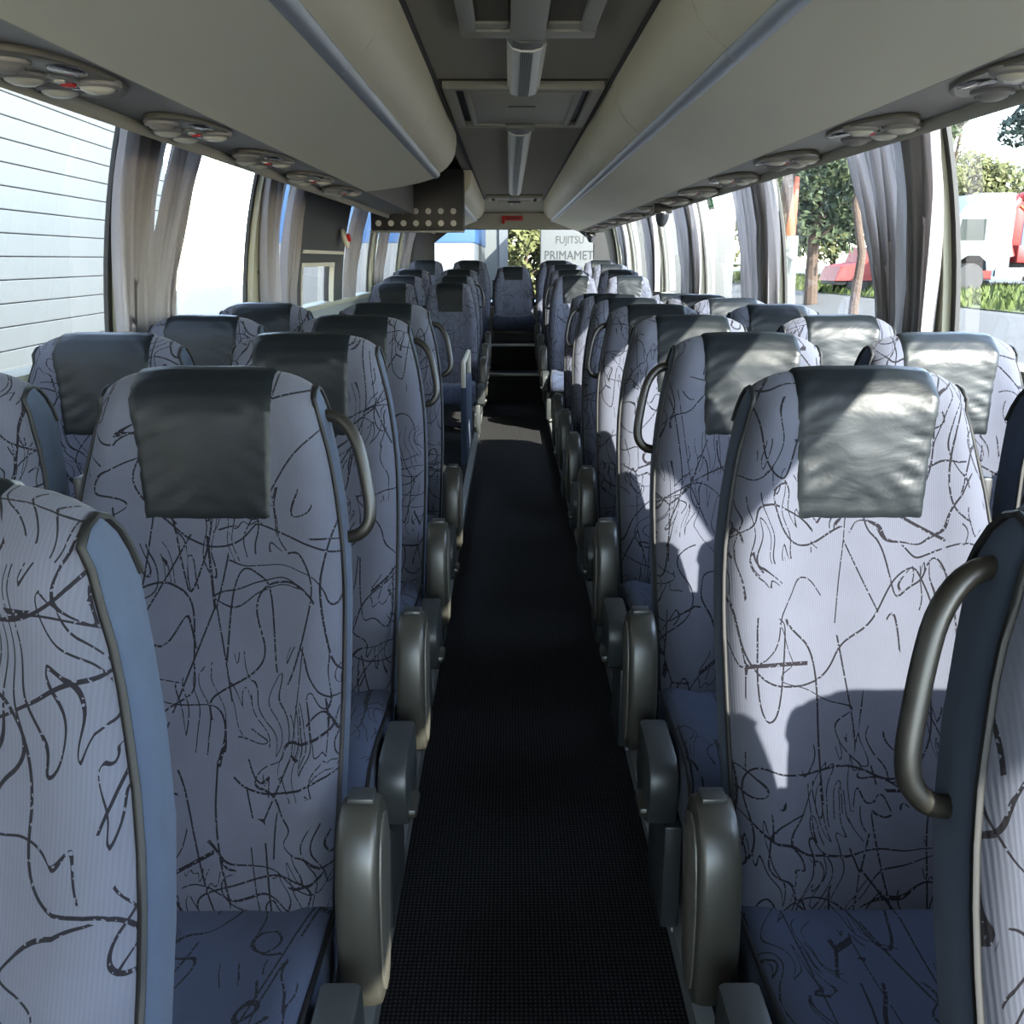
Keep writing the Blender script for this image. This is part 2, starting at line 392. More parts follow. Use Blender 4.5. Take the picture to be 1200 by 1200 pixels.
m = MB().box(-.42, .42, Y0, 12.1, 2.10, 2.16); struct(m.build('ceiling', 'ceiling_felt', smooth=0))
# dark strips standing in for the shadow in the gaps along the bins
for k, (nm, s) in enumerate(SIDES):
    m = MB().box(min(s*.338, s*.36), max(s*.338, s*.36), Y0, 12.05, 2.092, 2.101); struct(m.build('trim_%d' % (10+k), 'dark_metal', smooth=0))

# back wall, a frame with a window whose upper corners are cut
yb = 12.2
Wl, Wr = -1.0+.0, 1.0
def back_wall():
    m = MB()
    ox = [(-1.40, -.04), (1.40, -.04), (1.40, 1.2), (1.30, 1.8), (1.15, 2.16), (-1.15, 2.16), (-1.30, 1.8), (-1.40, 1.2)]
    ix = [(Wl, .95), (Wr, .95), (Wr, 1.30), (Wr, 1.62), (Wr-.22, 1.785), (Wl+.22, 1.785), (Wl, 1.62), (Wl, 1.30)]
    for y, flip in ((yb, 0), (yb+.06, 1)):
        o = len(m.v); m.v += [(x, y, z) for x, z in ox]+[(x, y, z) for x, z in ix]
        m.f += [(o+i, o+(i+1) % 8, o+8+(i+1) % 8, o+8+i) for i in range(8)]
    m.f += [(8+i, 8+(i+1) % 8, 24+(i+1) % 8, 24+i) for i in range(8)]
    return m
struct(back_wall().build('wall_back', 'black_plastic', smooth=0))
m = MB(); m.add([(x, yb+.028+(1.8-z)*.105, z) for x, z in ((Wl-.02, .93), (Wr+.02, .93), (Wr+.02, 1.63), (Wr-.21, 1.80), (Wl+.21, 1.80), (Wl-.02, 1.63))], [(0, 1, 2, 3, 4, 5)])
fr = MB(); pr = [(Wl, .95), (Wr, .95), (Wr, 1.62), (Wr-.22, 1.785), (Wl+.22, 1.785), (Wl, 1.62)]
fr.tube([(x, yb-.002, z) for x, z in pr], .010, 6, closed=True)
wb = struct(fr.build('window_1', 'rubber')); m.build('pane', 'glass', wb, smooth=0)
# beige header over the rear window
m = MB()
m.prism([(11.55, 2.10), (11.75, 2.03), (12.02, 1.98), (12.13, 1.80), (12.15, 1.785), (12.20, 1.785), (12.20, 2.10)], 'x', -1.15, 1.15)
struct(m.build('trim_12', 'rail_beige', smooth=20))
struct(MB().box(-.5, .5, 12.015, 12.03, 1.965, 1.972).build('trim_13', 'dark_metal', smooth=0))
# dark rear shelf behind the bench
struct(MB().box(-1.36, 1.36, 11.45, 12.2, .40, .93).build('trim_14', 'black_plastic', smooth=0))
# front end: bulkhead below the windscreen
struct(MB().box(-1.36, 1.36, Y0-.05, Y0, -.04, .55).build('wall_front', 'wall_panel', smooth=0))
w2 = struct(MB().box(-1.25, 1.25, Y0-.05, Y0-.02, .55, .60, .01).build('window_2', 'rubber'))
MB().add([(-1.25, Y0-.04, .6), (1.25, Y0-.04, .6), (1.25, Y0-.04, 2.1), (-1.25, Y0-.04, 2.1)], [(0, 1, 2, 3)]).build('pane', 'glass', w2, smooth=0)

# side windows and pillars
ZS = [1.13, 1.22, 1.32, 1.42, 1.52, 1.60, 1.68, 1.75, 1.81, 1.87, 1.92, 1.975]
def strip(s, y0, y1, x_in, th, zs=ZS):
    """a strip of wall that follows the curve of the side"""
    m = MB(); rows = []
    for z in zs:
        x = wx(z)-x_in; rows.append([(s*x, y0, z), (s*x, y1, z), (s*(x+th), y1, z), (s*(x+th), y0, z)])
    m.grid(rows, wrap=True); n = len(rows); m.f += [(3, 2, 1, 0), tuple(4*n-4+i for i in range(4))]
    return m
wins = {'left': [(-2.4, -.35), (-.2, 1.35), (1.5, 3.10), (3.30, 4.72), (4.90, 5.48), (7.24, 8.80), (8.98, 11.05), (11.2, 12.1)],
        'right': [(-2.4, -.95), (-.8, 1.05), (1.2, 3.02), (3.20, 4.90), (5.08, 6.88), (7.06, 8.70), (8.88, 10.85), (11.03, 12.1)]}
wn = 3; tn = 15
for nm, s in SIDES:
    prev = Y0
    for (a, b) in wins[nm]:
        # rubber seal around the pane
        se = MB()
        for (p, q) in ((a-.004, a+.028), (b-.028, b+.004)):
            t = strip(s, p, q, .006, .014); se.add(t.v, t.f)
        o = struct(se.build('window_%d' % wn, 'rubber', smooth=40)); wn += 1
        g = MB(); rows = [[(s*wx(z), a, z), (s*wx(z), b, z)] for z in ZS]; g.grid(rows)
        g.build('pane', 'glass', o, smooth=60)
        # pillar in front of this window
        if a-prev > .01 and not (nm == 'left' and abs(a-7.24) < .01):
            p = strip(s, prev+.004, a-.004, .032, .05)
            po = struct(p.build('trim_%d' % tn, 'pillar_olive', smooth=40)); tn += 1
            for z in (1.36, 1.62):
                yc = (prev+a)/2
                MB().lathe([(.0, 0), (.008, .001), (.008, .004)], (s*(wx(z)-.036), yc, z), (s, 0, 0), 8).build('screw', 'dark_metal', po)
        prev = b
    p = strip(s, prev, Y1, .032, .05); struct(p.build('trim_%d' % tn, 'pillar_olive', smooth=40)); tn += 1

# middle door on the left, black with a framed window
d = struct(strip(-1, 5.62, 5.74, .05, .07).build('door_1', 'black_plastic', smooth=40))
t = MB()
def dstrip(y0, y1, z0, z1, x_in, th): 
    zs = [z0+(z1-z0)*i/4 for i in range(5)]; return strip(-1, y0, y1, x_in, th, zs)
dstrip(5.74, 7.12, 1.475, 1.975, .045, .06).build('upper_panel', 'black_plastic', d)
dstrip(5.74, 7.12, 1.455, 1.475, .06, .03).build('grab_bar', 'grey_frame', d)
dstrip(5.74, 7.12, 1.40, 1.455, .04, .05).build('cross_rail', 'black_plastic', d)
dstrip(6.80, 7.12, 1.13, 1.40, .045, .06).build('lower_panel', 'black_plastic', d)
for (a, b, z0, z1) in ((5.74, 6.80, 1.375, 1.40), (6.77, 6.80, 1.13, 1.375), (5.74, 5.77, 1.13, 1.375)):
    dstrip(a, b, z0, z1, .055, .03).build('window_frame', 'grey_frame', d)
g = MB(); g.grid([[(-wx(z), 5.77, z), (-wx(z), 6.77, z)] for z in (1.13, 1.25, 1.375)]); g.build('pane', 'glass', d)
strip(-1, 7.12, 7.235, .04, .06).build('door_post', 'black_plastic', d)
struct(strip(-1, 5.48, 5.62, .032, .05).build('trim_%d' % tn, 'pillar_olive', smooth=40)); tn += 1
ev = empty('emergency_valve', (-1.235, 6.95, 1.56), 'round emergency door valve with red knob beside the black door', 'valve')
MB().lathe([(.055, 0), (.07, .006), (.07, .02), (.05, .03), (.0, .03)], (0, 0, 0), (1, 0, .25), 16).build('bezel', 'grey_frame', ev)
MB().lathe([(.028, .028), (.028, .05), (.0, .056)], (0, 0, 0), (1, 0, .25), 12).build('knob', 'red_plastic', ev)

# ------------------------------------------------ overhead luggage bins
LID = [(.352, 2.092), (.352, 2.045), (.360, 1.995), (.378, 1.955), (.402, 1.925), (.428, 1.903), (.450, 1.890)]
UND = [(.480, 1.862), (.56, 1.832), (.64, 1.803), (.72, 1.774), (.785, 1.752)]
def luggage_bin(s, ya, yb_, cuts, label, curve_end=0):
    r = empty('luggage_bin', (s*.45, ya, 1.86), label, 'luggage rack')
    L = lambda p: (p[0]-s*.45, p[1]-ya, p[2]-1.86)
    segs = [ya]+[c for c in cuts if ya < c < yb_]+[yb_]
    for a, b in zip(segs, segs[1:]):
        m = MB(); rows = []
        for y in [a+.003, a+.004+(b-a)*.5, b-.003]:
            out = [L((s*x, y, z)) for x, z in LID]; inn = [L((s*(x+.012), y, z+.004)) for x, z in LID][::-1]
            rows.append(out+inn)
        m.grid(rows, wrap=True); n = len(rows[0]); m.f += [tuple(range(n)), tuple(2*n+i for i in range(n))[::-1]]
        m.build('lid', 'bin_beige', r)
        # silver rail piece
        m = MB(); pr = [(.449, 1.892), (.446, 1.884), (.452, 1.872), (.466, 1.862), (.479, 1.861), (.482, 1.868), (.465, 1.89)]
        rows = [[L((s*x, y, z)) for x, z in pr] for y in (a+.002, b-.002)]
        m.grid(rows, wrap=True); m.f += [tuple(range(7)), tuple(7+i for i in range(7))[::-1]]
        m.build('grip_rail', 'strip_silver', r)
    # underside
    m = MB(); ny = 2 if not curve_end else 14; rows = []
    for i in range(ny):
        row = []
        for x, z in UND:
            k = (x-.48)/.305
            ye = yb_-curve_end*k**1.6
            y = ya+(ye-ya)*i/(ny-1); row.append(L((s*x, y, z)))
        up = [(p[0], p[1], p[2]+.012) for p in row[::-1]]
        rows.append(row+up)
    m.grid(rows, wrap=True); n = len(rows[0]); m.f += [tuple(range(n)), tuple((ny-1)*n+i for i in range(n))[::-1]]
    m.build('underside', 'bin_under', r)
    # body behind the lid, closed with end caps
    for yy, nm2 in ((ya+.004, 'end_cap'), (yb_-.004, 'end_cap')):
        pr = [(x+.004, z) for x, z in LID]+[(.47, 1.875)]+[(x, z+.006) for x, z in UND]+[(.785, 2.09)]
        m = MB()
        if curve_end and yy > ya+.1:
            a = [L((s*x, yb_-curve_end*max(0, (x-.48)/.305)**1.6-.03, z)) for x, z in pr]; b = [L((s*x, yb_-curve_end*max(0, (x-.48)/.305)**1.6-.004, z)) for x, z in pr]
        else:
            a = [L((s*x, yy-.003, z)) for x, z in pr]; b = [L((s*x, yy+.003, z)) for x, z in pr]
        n = len(pr); m.add(a+b, [tuple(range(n)), tuple(range(2*n-1, n-1, -1))]+[(i, (i+1) % n, (i+1) % n+n, i+n) for i in range(n)])
        m.build(nm2, 'bin_beige' if yy < ya+.1 and ya > 0 else 'pillar_olive', r, smooth=0)
    return r
luggage_bin(1, -1.6, 12.02, [-.63, .87, 2.37, 3.87, 5.40, 6.90, 8.40, 9.90, 11.3], 'long beige overhead luggage bin along the right side, over the sunlit seats')
luggage_bin(-1, -1.6, 5.62, [-.5, 1.0, 2.52, 4.02], 'beige overhead luggage bin on the left, nearest, with rounded end', .6)
luggage_bin(-1, 7.75, 12.02, [8.9, 10.0, 11.1], 'short beige overhead luggage bin on the left, behind the dotted black box')

# service duct with its panel and the edge rail
for k, (nm, s) in enumerate(SIDES):
    m = MB(); pr = [(s*.783, 1.752), (s*.86, 1.757), (s*.93, 1.757), (s*.970, 1.750), (s*.985, 1.76), (s*.985, 2.0), (s*.783, 2.0)]
    m.prism(pr, 'y', Y0+.1, 12.05); struct(m.build('trim_%d' % tn, 'psu_grey', smooth=25)); tn += 1
    m = MB(); pr = [(s*.968, 1.752), (s*.973, 1.727), (s*.980, 1.722), (s*.988, 1.727), (s*.990, 1.752), (s*.982, 1.77)]
    m.prism(pr, 'y', Y0+.1, 12.1); struct(m.build('trim_%d' % tn, 'rail_beige', smooth=50)); tn += 1

# black box with two rows of round discs hanging at the rear end of the first left bin
bx = empty('black_speaker_box', (-.76, 7.5, 1.63), 'black box with fourteen pale round discs under the left bin end', 'box')
MB().box(-.355, .355, .0, .24, .0, .45, .012).build('body', 'black_plastic', bx)
MB().box(-.36, .36, -.004, .03, -.012, .004, .004).build('lower_lip', 'trim_grey', bx)
for r_ in range(2):
    for c_ in range(7):
        MB().lathe([(.0225, 0), (.0225, .004), (.0, .006)], (-.295+c_*.0955, -.001, .145-r_*.088), (0, -1, 0), 18).build('disc', 'white_dot', bx)

# ------------------------------------------------ ceiling fittings
def ring_frame(m, x0, x1, y0, y1, wd, z0, z1):
    m.box(x0, x0+wd, y0, y1, z0, z1, .006); m.box(x1-wd, x1, y0, y1, z0, z1, .006)
    m.box(x0+.004, x1-.004, y0+.002, y0+wd, z0-.0012, z1, .006); m.box(x0+.004, x1-.004, y1-wd, y1-.002, z0-.0012, z1, .006)
    return m
gr = empty('air_return_grille', (0, 1.98, 2.10), 'pale ceiling air return panel with two brown mesh grilles', 'air vent')
m = MB(); pr = [(-.21, 0), (.21, 0), (.21, .95), (.185, 1.12), (-.185, 1.12), (-.21, .95)]
m.box(-.20, -.152, 0, 1.12, -.035, 0, .008); m.box(.152, .20, 0, 1.12, -.035, 0, .008)
m.box(-.052, .052, 0, 1.12, -.045, 0, .01); m.box(-.202, .202, 1.04, 1.13, -.037, 0, .008); m.box(-.19, .19, -.02, .06, -.035, 0, .008)
m.build('frame', 'grey_frame', gr)
for sx in (-1, 1):
    m = MB(); m.box(min(sx*.052, sx*.158), max(sx*.052, sx*.158), .04, 1.06, -.012, -.006)
    mo = m.build('mesh_backing', 'grille_brown', gr)
    g = MB()
    for i in range(15): x = sx*(.056+i*.0068); g.box(x-.001, x+.001, .05, 1.05, -.02, -.012)
    for i in range(90): y = .055+i*.011; g.box(min(sx*.058, sx*.168), max(sx*.058, sx*.168), y-.001, y+.001, -.021, -.013)
    o = g.build('grille_wires', 'unit_bronze', mo, smooth=0); o['kind'] = 'stuff'
    m = MB().box(min(sx*.055, sx*.175), max(sx*.055, sx*.175), .98, 1.05, -.03, -.004, .01); m.build('sloped_lip', 'rail_beige', gr)

def roof_hatch(y0, y1, hw, label):
    h = empty('roof_hatch', (0, y0, 2.10), label, 'roof hatch'); L = y1-y0
    m = MB().box(-hw-.01, hw+.01, -.01, L+.01, -.006, .0); m.build('gasket', 'black_plastic', h)
    ring_frame(MB(), -hw, hw, 0, L, .045, -.035, -.004).build('outer_frame', 'grey_frame', h)
    MB().box(-hw+.09, hw-.09, .10, L-.09, -.028, -.006, .01).build('hatch_lid', 'grey_frame', h)
    ring_frame(MB(), -hw+.08, hw-.08, .09, L-.08, .028, -.036, -.02).build('lid_rim', 'grey_frame', h)
    MB().box(-.06, .06, L*.42, L*.42+.012, -.031, -.026).build('slot', 'black_plastic', h)
    MB().box(-.075, .075, L-.12, L-.03, -.055, -.028, .008).build('latch', 'lamp_grey', h)
    return h
roof_hatch(3.98, 5.12, .32, 'rectangular roof hatch between the two ceiling lamps')
roof_hatch(10.7, 11.5, .30, 'far roof hatch close to the rear header')

def ceiling_lamp(y0, segs, label):
    h = empty('ceiling_lamp', (0, y0, 2.10), label, 'ceiling lamp')
    def prof(w, d): return [(-w, 0), (-w, -d*.45), (-w*.75, -d*.85), (-w*.3, -d), (w*.3, -d), (w*.75, -d*.85), (w, -d*.45), (w, 0)]
    m = MB().prism(prof(.060, .05), 'y', 0, .10); m.build('end_cap', 'lamp_grey', h)
    y = .10
    for L in segs:
        dfr = MB().prism(prof(.063, .055), 'y', y+.002, y+L-.002).build('diffuser', 'lamp_white', h)
        g = MB()
        for i in range(7):
            x = -.018+i*.006; g.box(x-.0013, x+.0013, y+.006, y+L-.006, -.0575, -.0545)
        g.build('ribs', 'lamp_grey', dfr, smooth=0)
        y += L
    m = MB().prism(prof(.056, .045), 'y', y, y+.04); m.build('end_cap', 'lamp_grey', h)
ceiling_lamp(3.10, [.84], 'short white ribbed ceiling lamp nearest, ahead of the roof hatch')
ceiling_lamp(5.16, [1.6, 1.6, 1.6], 'long segmented ribbed ceiling lamp strip beyond the roof hatch')
ceiling_lamp(11.52, [.18], 'small ceiling lamp at the rear header')

hm = empty('emergency_hammer', (-.02, 12.06, 1.90), 'red emergency hammer mounted on the rear header', 'hammer')
MB().box(-.10, .13, -.02, .03, -.02, .035, .01).build('holder', 'red_plastic', hm)
MB().box(-.13, -.09, -.035, .02, -.06, .035, .01).build('hammer_head', 'red_plastic', hm)
MB().box(-.07, .10, -.028, -.018, .0, .012, .002).build('grip', 'dark_metal', hm)

def dome_camera(loc, r, label):
    h = empty('dome_camera', loc, label, 'security camera')
    MB().box(-r*1.25, r*1.25, -r, r, -.06, .0, .006).build('mount', 'black_plastic', h)
    MB().lathe([(r, -.055), (r*.97, -.07), (r*.85, -.1), (r*.6, -.125), (r*.3, -.138), (.0, -.14)], (0, 0, 0), (0, 0, 1), 20).build('dome', 'dark_gloss', h)
    MB().lathe([(r*1.04, -.05), (r*1.06, -.06), (r*1.0, -.066)], (0, 0, 0), (0, 0, 1), 20).build('ring', 'chrome', h)
dome_camera((.90, 6.15, 1.757), .045, 'black dome camera under the right service panel')
dome_camera((.93, 11.85, 1.757), .05, 'small black dome camera in the rear right corner')

# ------------------------------------------------ passenger service units
def make_unit():
    u = empty('service_unit', (0, 0, 0), '', 'overhead service unit')
    def oval(a, b, n=28, cx=0, cy=0): return [(cx+b*math.cos(2*PI*i/n), cy+a*math.sin(2*PI*i/n)) for i in range(n)]
    MB().prism(oval(.235, .088), 'z', -.010, .004, .004).build('oval_plate', 'unit_bronze', u)
    for (x, y, r, mt) in ((.045, -.10, .038, 'dome_white'), (.05, .03, .038, 'dome_white'), (-.045, -.06, .036, 'dome_white'), (.02, .155, .034, 'psu_grey')):
        bz = MB().lathe([(r*1.25, -.006), (r*1.2, -.016), (r, -.02), (r*.96, -.012)], (x, y, 0), (0, 0, 1), 20).build('bezel', 'psu_grey', u)
        MB().lathe([(r*.98, -.014), (r*.85, -.022), (r*.5, -.028), (0, -.03)], (x, y, 0), (0, 0, 1), 20).build('lens', mt, bz)
    MB().prism(oval(.07, .026, 20, -.005, -.02), 'z', -.016, -.006, .003).build('button_plate', 'lamp_grey', u)
    MB().box(-.018, .006, -.035, -.012, -.022, -.012, .004).build('call_button', 'red_plastic', u)
    MB().lathe([(.010, -.014), (.010, -.02), (0, -.021)], (-.006, .012, 0), (0, 0, 1), 12).build('switch', 'dome_white', u)
    MB().lathe([(.010, -.014), (.010, -.02), (0, -.021)], (-.006, -.062, 0), (0, 0, 1), 12).build('switch', 'dark_gloss', u)
    m = MB(); m.prism(oval(.055, .030, 20, -.05, .075), 'z', -.014, -.004, .006); m.build('air_outlet', 'dark_gloss', u)
    return u
ORD = ['nearest', 'second', 'third', 'fourth', 'fifth', 'sixth', 'seventh', 'eighth', 'ninth', 'tenth', 'eleventh', 'twelfth', 'thirteenth']
proto = make_unit(); first = True
for nm, s, ys in (('left', -1, [.35, 1.1, 1.88, 2.62, 3.38, 4.14, 4.9, 8.2, 8.95, 9.7, 10.5, 11.3]), ('right', 1, [.35, 1.1, 1.86, 2.62, 3.40, 4.18, 4.95, 5.7, 6.55, 7.6, 8.6, 9.5, 10.5, 11.3])):
    vis = [y for y in ys if y > 1.5]
    for i, y in enumerate(vis):
        o = proto if first else copy_tree(proto); first = False
        o.location = (s*.885, y, 1.753); o.rotation_euler = (0, 0, 0 if s > 0 else PI)
        o['label'] = 'oval service unit with lamps and red button, %s from the camera in the %s row' % (ORD[i], nm)
        o['group'] = 'service units above the %s seats' % nm

# ------------------------------------------------ seats
PF = [(.33, -.268), (.40, -.272), (.50, -.245), (.62, -.190), (.74, -.125), (.84, -.075), (.94, -.035), (1.04, -.006), (1.10, .004), (1.14, .010), (1.17, .03)]
PW = [(.33, .222), (.45, .227), (.60, .231), (.75, .229), (.88, .222), (.98, .208), (1.06, .195), (1.12, .183), (1.15, .176), (1.17, .172)]
def back_profile(zt, z0):
    """(y, z, z for the width) up the front, over the top and down the rear"""
    def k(z): return .33+(z-z0)*(.84/(zt-z0))       # squeeze onto the tables
    P = []
    N = 18
    for i in range(N+1):
        z = z0+(zt-.058-z0)*i/N; P.append((smoothtab(PF, k(z)), z, k(z)))
    yf, zf = P[-1][0], P[-1][1]; dpt = .105
    for i in range(1, 8):
        a0 = .28; a = a0+(PI-a0)*i/8; P.append((yf+dpt/2*(math.cos(a0)-math.cos(a)), zf+.076*(math.sin(a)-math.sin(a0)*(1-i/8)), k(zf+.058*math.sin(a))))
    for i in range(11):
        z = zf-(zf-z0)*i/10; t = (zf-z)/(zf-z0); P.append((smoothtab(PF, k(z))+.105+.01*math.sin(min(1, t*2)*PI/2), z, k(z)))
    return P
def back_point(P, i, s_, patch=None):
    y, z, kz = P[i]; wv = smoothtab(PW, kz); N = 18
    x = s_*wv; front = i <= N+1; a = abs(s_)
    ed = max(0, (a-.90)/.10)
    crown = .030*a**5 if kz > 1.0 else .030*a**5*max(0, (kz-.85)/.15)
    z2 = z-crown*(1 if z > P[N][1]-.12 else 0)*min(1, max(0, (z-(P[N][1]-.12))/.12))
    if front:
        y = y - .020*math.exp(-((a-.78)/.16)**2)*min(1, max(.25, 1.2-abs(kz-.62)*1.2)) + .022*ed**2 - .006*math.exp(-((kz-1.05)/.08)**2)*(1-a*a)
        for zc in (.945, .845, .735):
            y += (.0035 if zc == .945 else .0025)*math.exp(-((kz-zc)/.007)**2)*(1 if zc == .945 or a < .6 else 0)
    elif i > N+8: y = y-.012*ed**2
    return (x, y, z2)
def make_seat(side, window=False, handle=True, arm=True, zt=1.17, z0=.33, zc=.39, yc0=-.70, leg=True, hinge=True):
    """side: +1 when the aisle lies to the seat's +x; part meshes around the seat's own origin on the platform"""
    t = empty('coach_seat', (0, 0, 0), '', 'seat')
    P = back_profile(zt, z0); S = [-1, -.97, -.93, -.86, -.76, -.62, -.45, -.25, 0, .25, .45, .62, .76, .86, .93, .97, 1]
    m = MB(); m.grid([[back_point(P, i, q) for q in S] for i in range(len(P))])
    m.f.append(tuple(range(len(S)))[::-1]) if False else None
    m.build('backrest', 'seat_fabric', t, smooth=60)
    n = len(P); N = 18
    for sg in (-1, 1):
        rows = []
        fr = list(range(0, N+5)); bk = list(range(n-1, N+4-1, -1))
        mfr = len(fr)
        for a in range(mfr):
            i = fr[a]; j = n-1-int(round(a*(n-1-(N+4))/(mfr-1)))
            p = Vector(back_point(P, i, sg)); q = Vector(back_point(P, j, sg))
            row = []
            for k_ in range(5):
                f = k_/4; v = p.lerp(q, f); v.x += sg*.005*math.sin(f*PI); row.append(tuple(v))
            rows.append(row)
        MB().grid(rows).build('side_panel', 'plain_blue', t, smooth=60)
        pts = [back_point(P, i, sg) for i in range(0, N+9)]
        pts = [(p[0]+sg*.0015, p[1]-.001, p[2]) for p in pts]
        MB().tube(pts, .0042, 6).build('piping', 'piping', t, smooth=60)
    # leather headrest panel over the top
    cols = 29; rows = []
    i0 = next(i for i in range(N+1) if P[i][2] > .93); SUB = 4
    nr = (N+10-i0)*SUB
    for ii in range(nr+1):
        fi = i0+ii/SUB; ia = min(int(fi), len(P)-2); ft = fi-ia
        kz = P[ia][2]+(P[ia+1][2]-P[ia][2])*ft; zz = P[ia][1]+(P[ia+1][1]-P[ia][1])*ft
        row = []; tt = max(0, min(1, (kz-.94)/.2))
        # the edge next to the aisle runs straight, the other slants outwards
        xa = -(.100+.024*tt); xb = .113
        if side < 0: xa, xb = -xb, -xa
        for c in range(cols):
            f = c/(cols-1); x = xa+(xb-xa)*f
            pa = Vector(back_point(P, ia, x/smoothtab(PW, P[ia][2]))); pb = Vector(back_point(P, ia+1, x/smoothtab(PW, P[ia+1][2]))); bp = pa.lerp(pb, ft)
            ef = min(f, 1-f)*2; re = min(1, ii/5, (nr-ii)/5)
            off = .0005+.0045*min(1, ef*6)**.5*re
            if ii == 0 or c in (0, cols-1): off = -.003
            if fi <= N: d = Vector((0, -1, .15))
            elif fi < N+8: a_ = PI*(fi-N)/8; d = Vector((0, -math.cos(a_), math.sin(a_)))
            else: d = Vector((0, 1, 0))
            sgn = -1 if f < .5 else 1
            fold = math.sin((zz*1.0+sgn*(x)*.45)*185+2.2*mnoise.noise(Vector((x*9, zz*9, side))))*math.exp(-ef*3.0)*.0042
            low = math.sin((zz+sgn*x*1.1)*120)*math.exp(-ef*2.0)*max(0, 1-tt*1.8)*.0052
            wr = (fold+low+.0030*mnoise.noise(Vector((x*13, zz*16, side*3.1))))*re*min(1, ef*5)
            if fi > N: wr *= .4
            row.append(tuple(bp+d.normalized()*(off+wr)))
        rows.append(row)
    MB().grid(rows).build('headrest_panel', 'leather', t, smooth=80)
    # cushion
    prof = [(-.24, zc-.005), (-.30, zc+.004), (-.36, zc+.004), (-.43, zc+.008), (-.50, zc+.014), (-.57, zc+.020), (-.63, zc+.018), (-.665, zc+.004), (-.688, zc-.025), (-.700, zc-.065), (-.697, zc-.105), (-.68, zc-.135), (-.60, zc-.14), (-.40, zc-.14), (-.24, zc-.12)]
    dy = yc0+.70
    prof = [(y+dy if y < -.35 else y, z) for y, z in prof]
    S2 = [-1, -.97, -.92, -.82, -.65, -.4, -.15, .15, .4, .65, .82, .92, .97, 1]
    def cp(i, q):
        y, z = prof[i]; a = abs(q); ed = max(0, (a-.9)/.1)
        if i < 8: z += .014*math.exp(-((a-.84)/.14)**2)-.012*ed**2-.004*(1-a)
        elif i < 12: y += .012*ed**2
        wv = .226 if i < 4 else .226+.004*math.sin((i-4)/8*PI)
        return (q*wv, y, z)
    MB().grid([[cp(i, q) for q in S2] for i in range(len(prof))]).build('seat_cushion', 'cushion_fabric', t, smooth=60)
    for sg in (-1, 1):
        m = MB(); ring = [cp(i, sg) for i in range(len(prof))]; c = (sg*.229, sum(p[1] for p in ring)/len(ring), zc-.06)
        inner = [tuple(Vector(p).lerp(Vector(c), .35)+Vector((sg*.006, 0, 0))) for p in ring]
        m.grid([ring, inner], wrap=True); m.f.append(tuple(len(ring)+i for i in range(len(ring))))
        m.build('cushion_side', 'plain_blue', t, smooth=60)
        MB().tube([(p[0]+sg*.0015, p[1], p[2]+.001) for p in ring[:12]], .0045, 6).build('cushion_piping', 'piping', t, smooth=60)
    # frame under the cushion and pedestal
    MB().box(-.21, .21, -.62+dy*.5, -.24, zc-.19, zc-.138, .008).build('seat_frame', 'dark_metal', t)
    if leg:
        lx = side*.19
        MB().prism([(-.56, .003), (-.22, .003), (-.27, zc-.185), (-.50, zc-.185)], 'x', lx-.018, lx+.018, .004).build('pedestal', 'hinge_plastic', t)
        MB().box(lx-.05, lx+.03 if side > 0 else lx+.05, -.60, -.18, .0, .012, .003).build('foot', 'trim_grey', t)
    if arm:
        ap = [(-.235, .545), (-.255, .583), (-.285, .594), (-.318, .586), (-.343, .56), (-.360, .515), (-.370, .46), (-.374, .40), (-.372, .33), (-.362, .295), (-.34, .277), (-.31, .276), (-.288, .292), (-.272, .33), (-.262, .39), (-.252, .45), (-.242, .51)]
        a0, a1 = (.250, .312)
        if side < 0: a0, a1 = -a1, -a0
        ar = MB().prism(ap, 'x', a0, a1, .014).build('armrest', 'arm_plastic', t, smooth=45)
        cy, cz = -.31, .43; fp = [(cy+(y-cy)*.74, cz+(z-cz)*.86) for y, z in ap]
        xo = side*.312
        MB().prism(fp, 'x', xo-side*.004, xo+side*.003, .002).build('armrest_face', 'arm_face', ar)
        MB().box(min(side*.262, side*.300), max(side*.262, side*.300), -.30, -.265, .588, .598, .003).build('armrest_cap', 'hinge_plastic', ar)
    if hinge and arm:
        hp = [(-.44, .405), (-.585, .40), (-.615, .375), (-.622, .33), (-.60, .26), (-.555, .235), (-.47, .24), (-.43, .30)]
        x0, x1 = side*.240, side*.300
        MB().prism(hp, 'x', min(x0, x1), max(x0, x1), .010).build('hinge_cover', 'hinge_plastic', t, smooth=40)
        MB().box(min(side*.243, side*.315), max(side*.243, side*.315), -.60, -.52, .27, .292, .008).build('release_lever', 'arm_plastic', t)
        MB().box(min(side*.225, side*.262), max(side*.225, side*.262), -.60, -.40, .012, .25, .006).build('leg_cover', 'hinge_plastic', t)
    if handle:
        hpts = [(.168, .075, 1.095), (.195, .068, 1.097), (.219, .058, 1.085), (.237, .048, 1.060), (.248, .038, 1.025), (.256, .028, .985), (.261, .02, .950), (.258, .016, .925), (.245, .014, .908), (.225, .018, .900), (.200, .024, .900)]
        f = (zt-z0)/.84
        hpts = [(side*x, y, z0+(z-.33)*f) for x, y, z in hpts]
        q = [Vector(p) for p in hpts]; fine = []
        for i in range(len(q)-1):
            p0 = q[max(0, i-1)]; p1 = q[i]; p2 = q[i+1]; p3 = q[min(len(q)-1, i+2)]
            for k_ in range(3):
                u = k_/3; fine.append(.5*((2*p1)+(-p0+p2)*u+(2*p0-5*p1+4*p2-p3)*u*u+(-p0+3*p1-3*p2+p3)*u**3))
        fine.append(q[-1])
        MB().tube(fine, .0108, 10).build('grab_handle', 'handle_plastic', t, smooth=60)
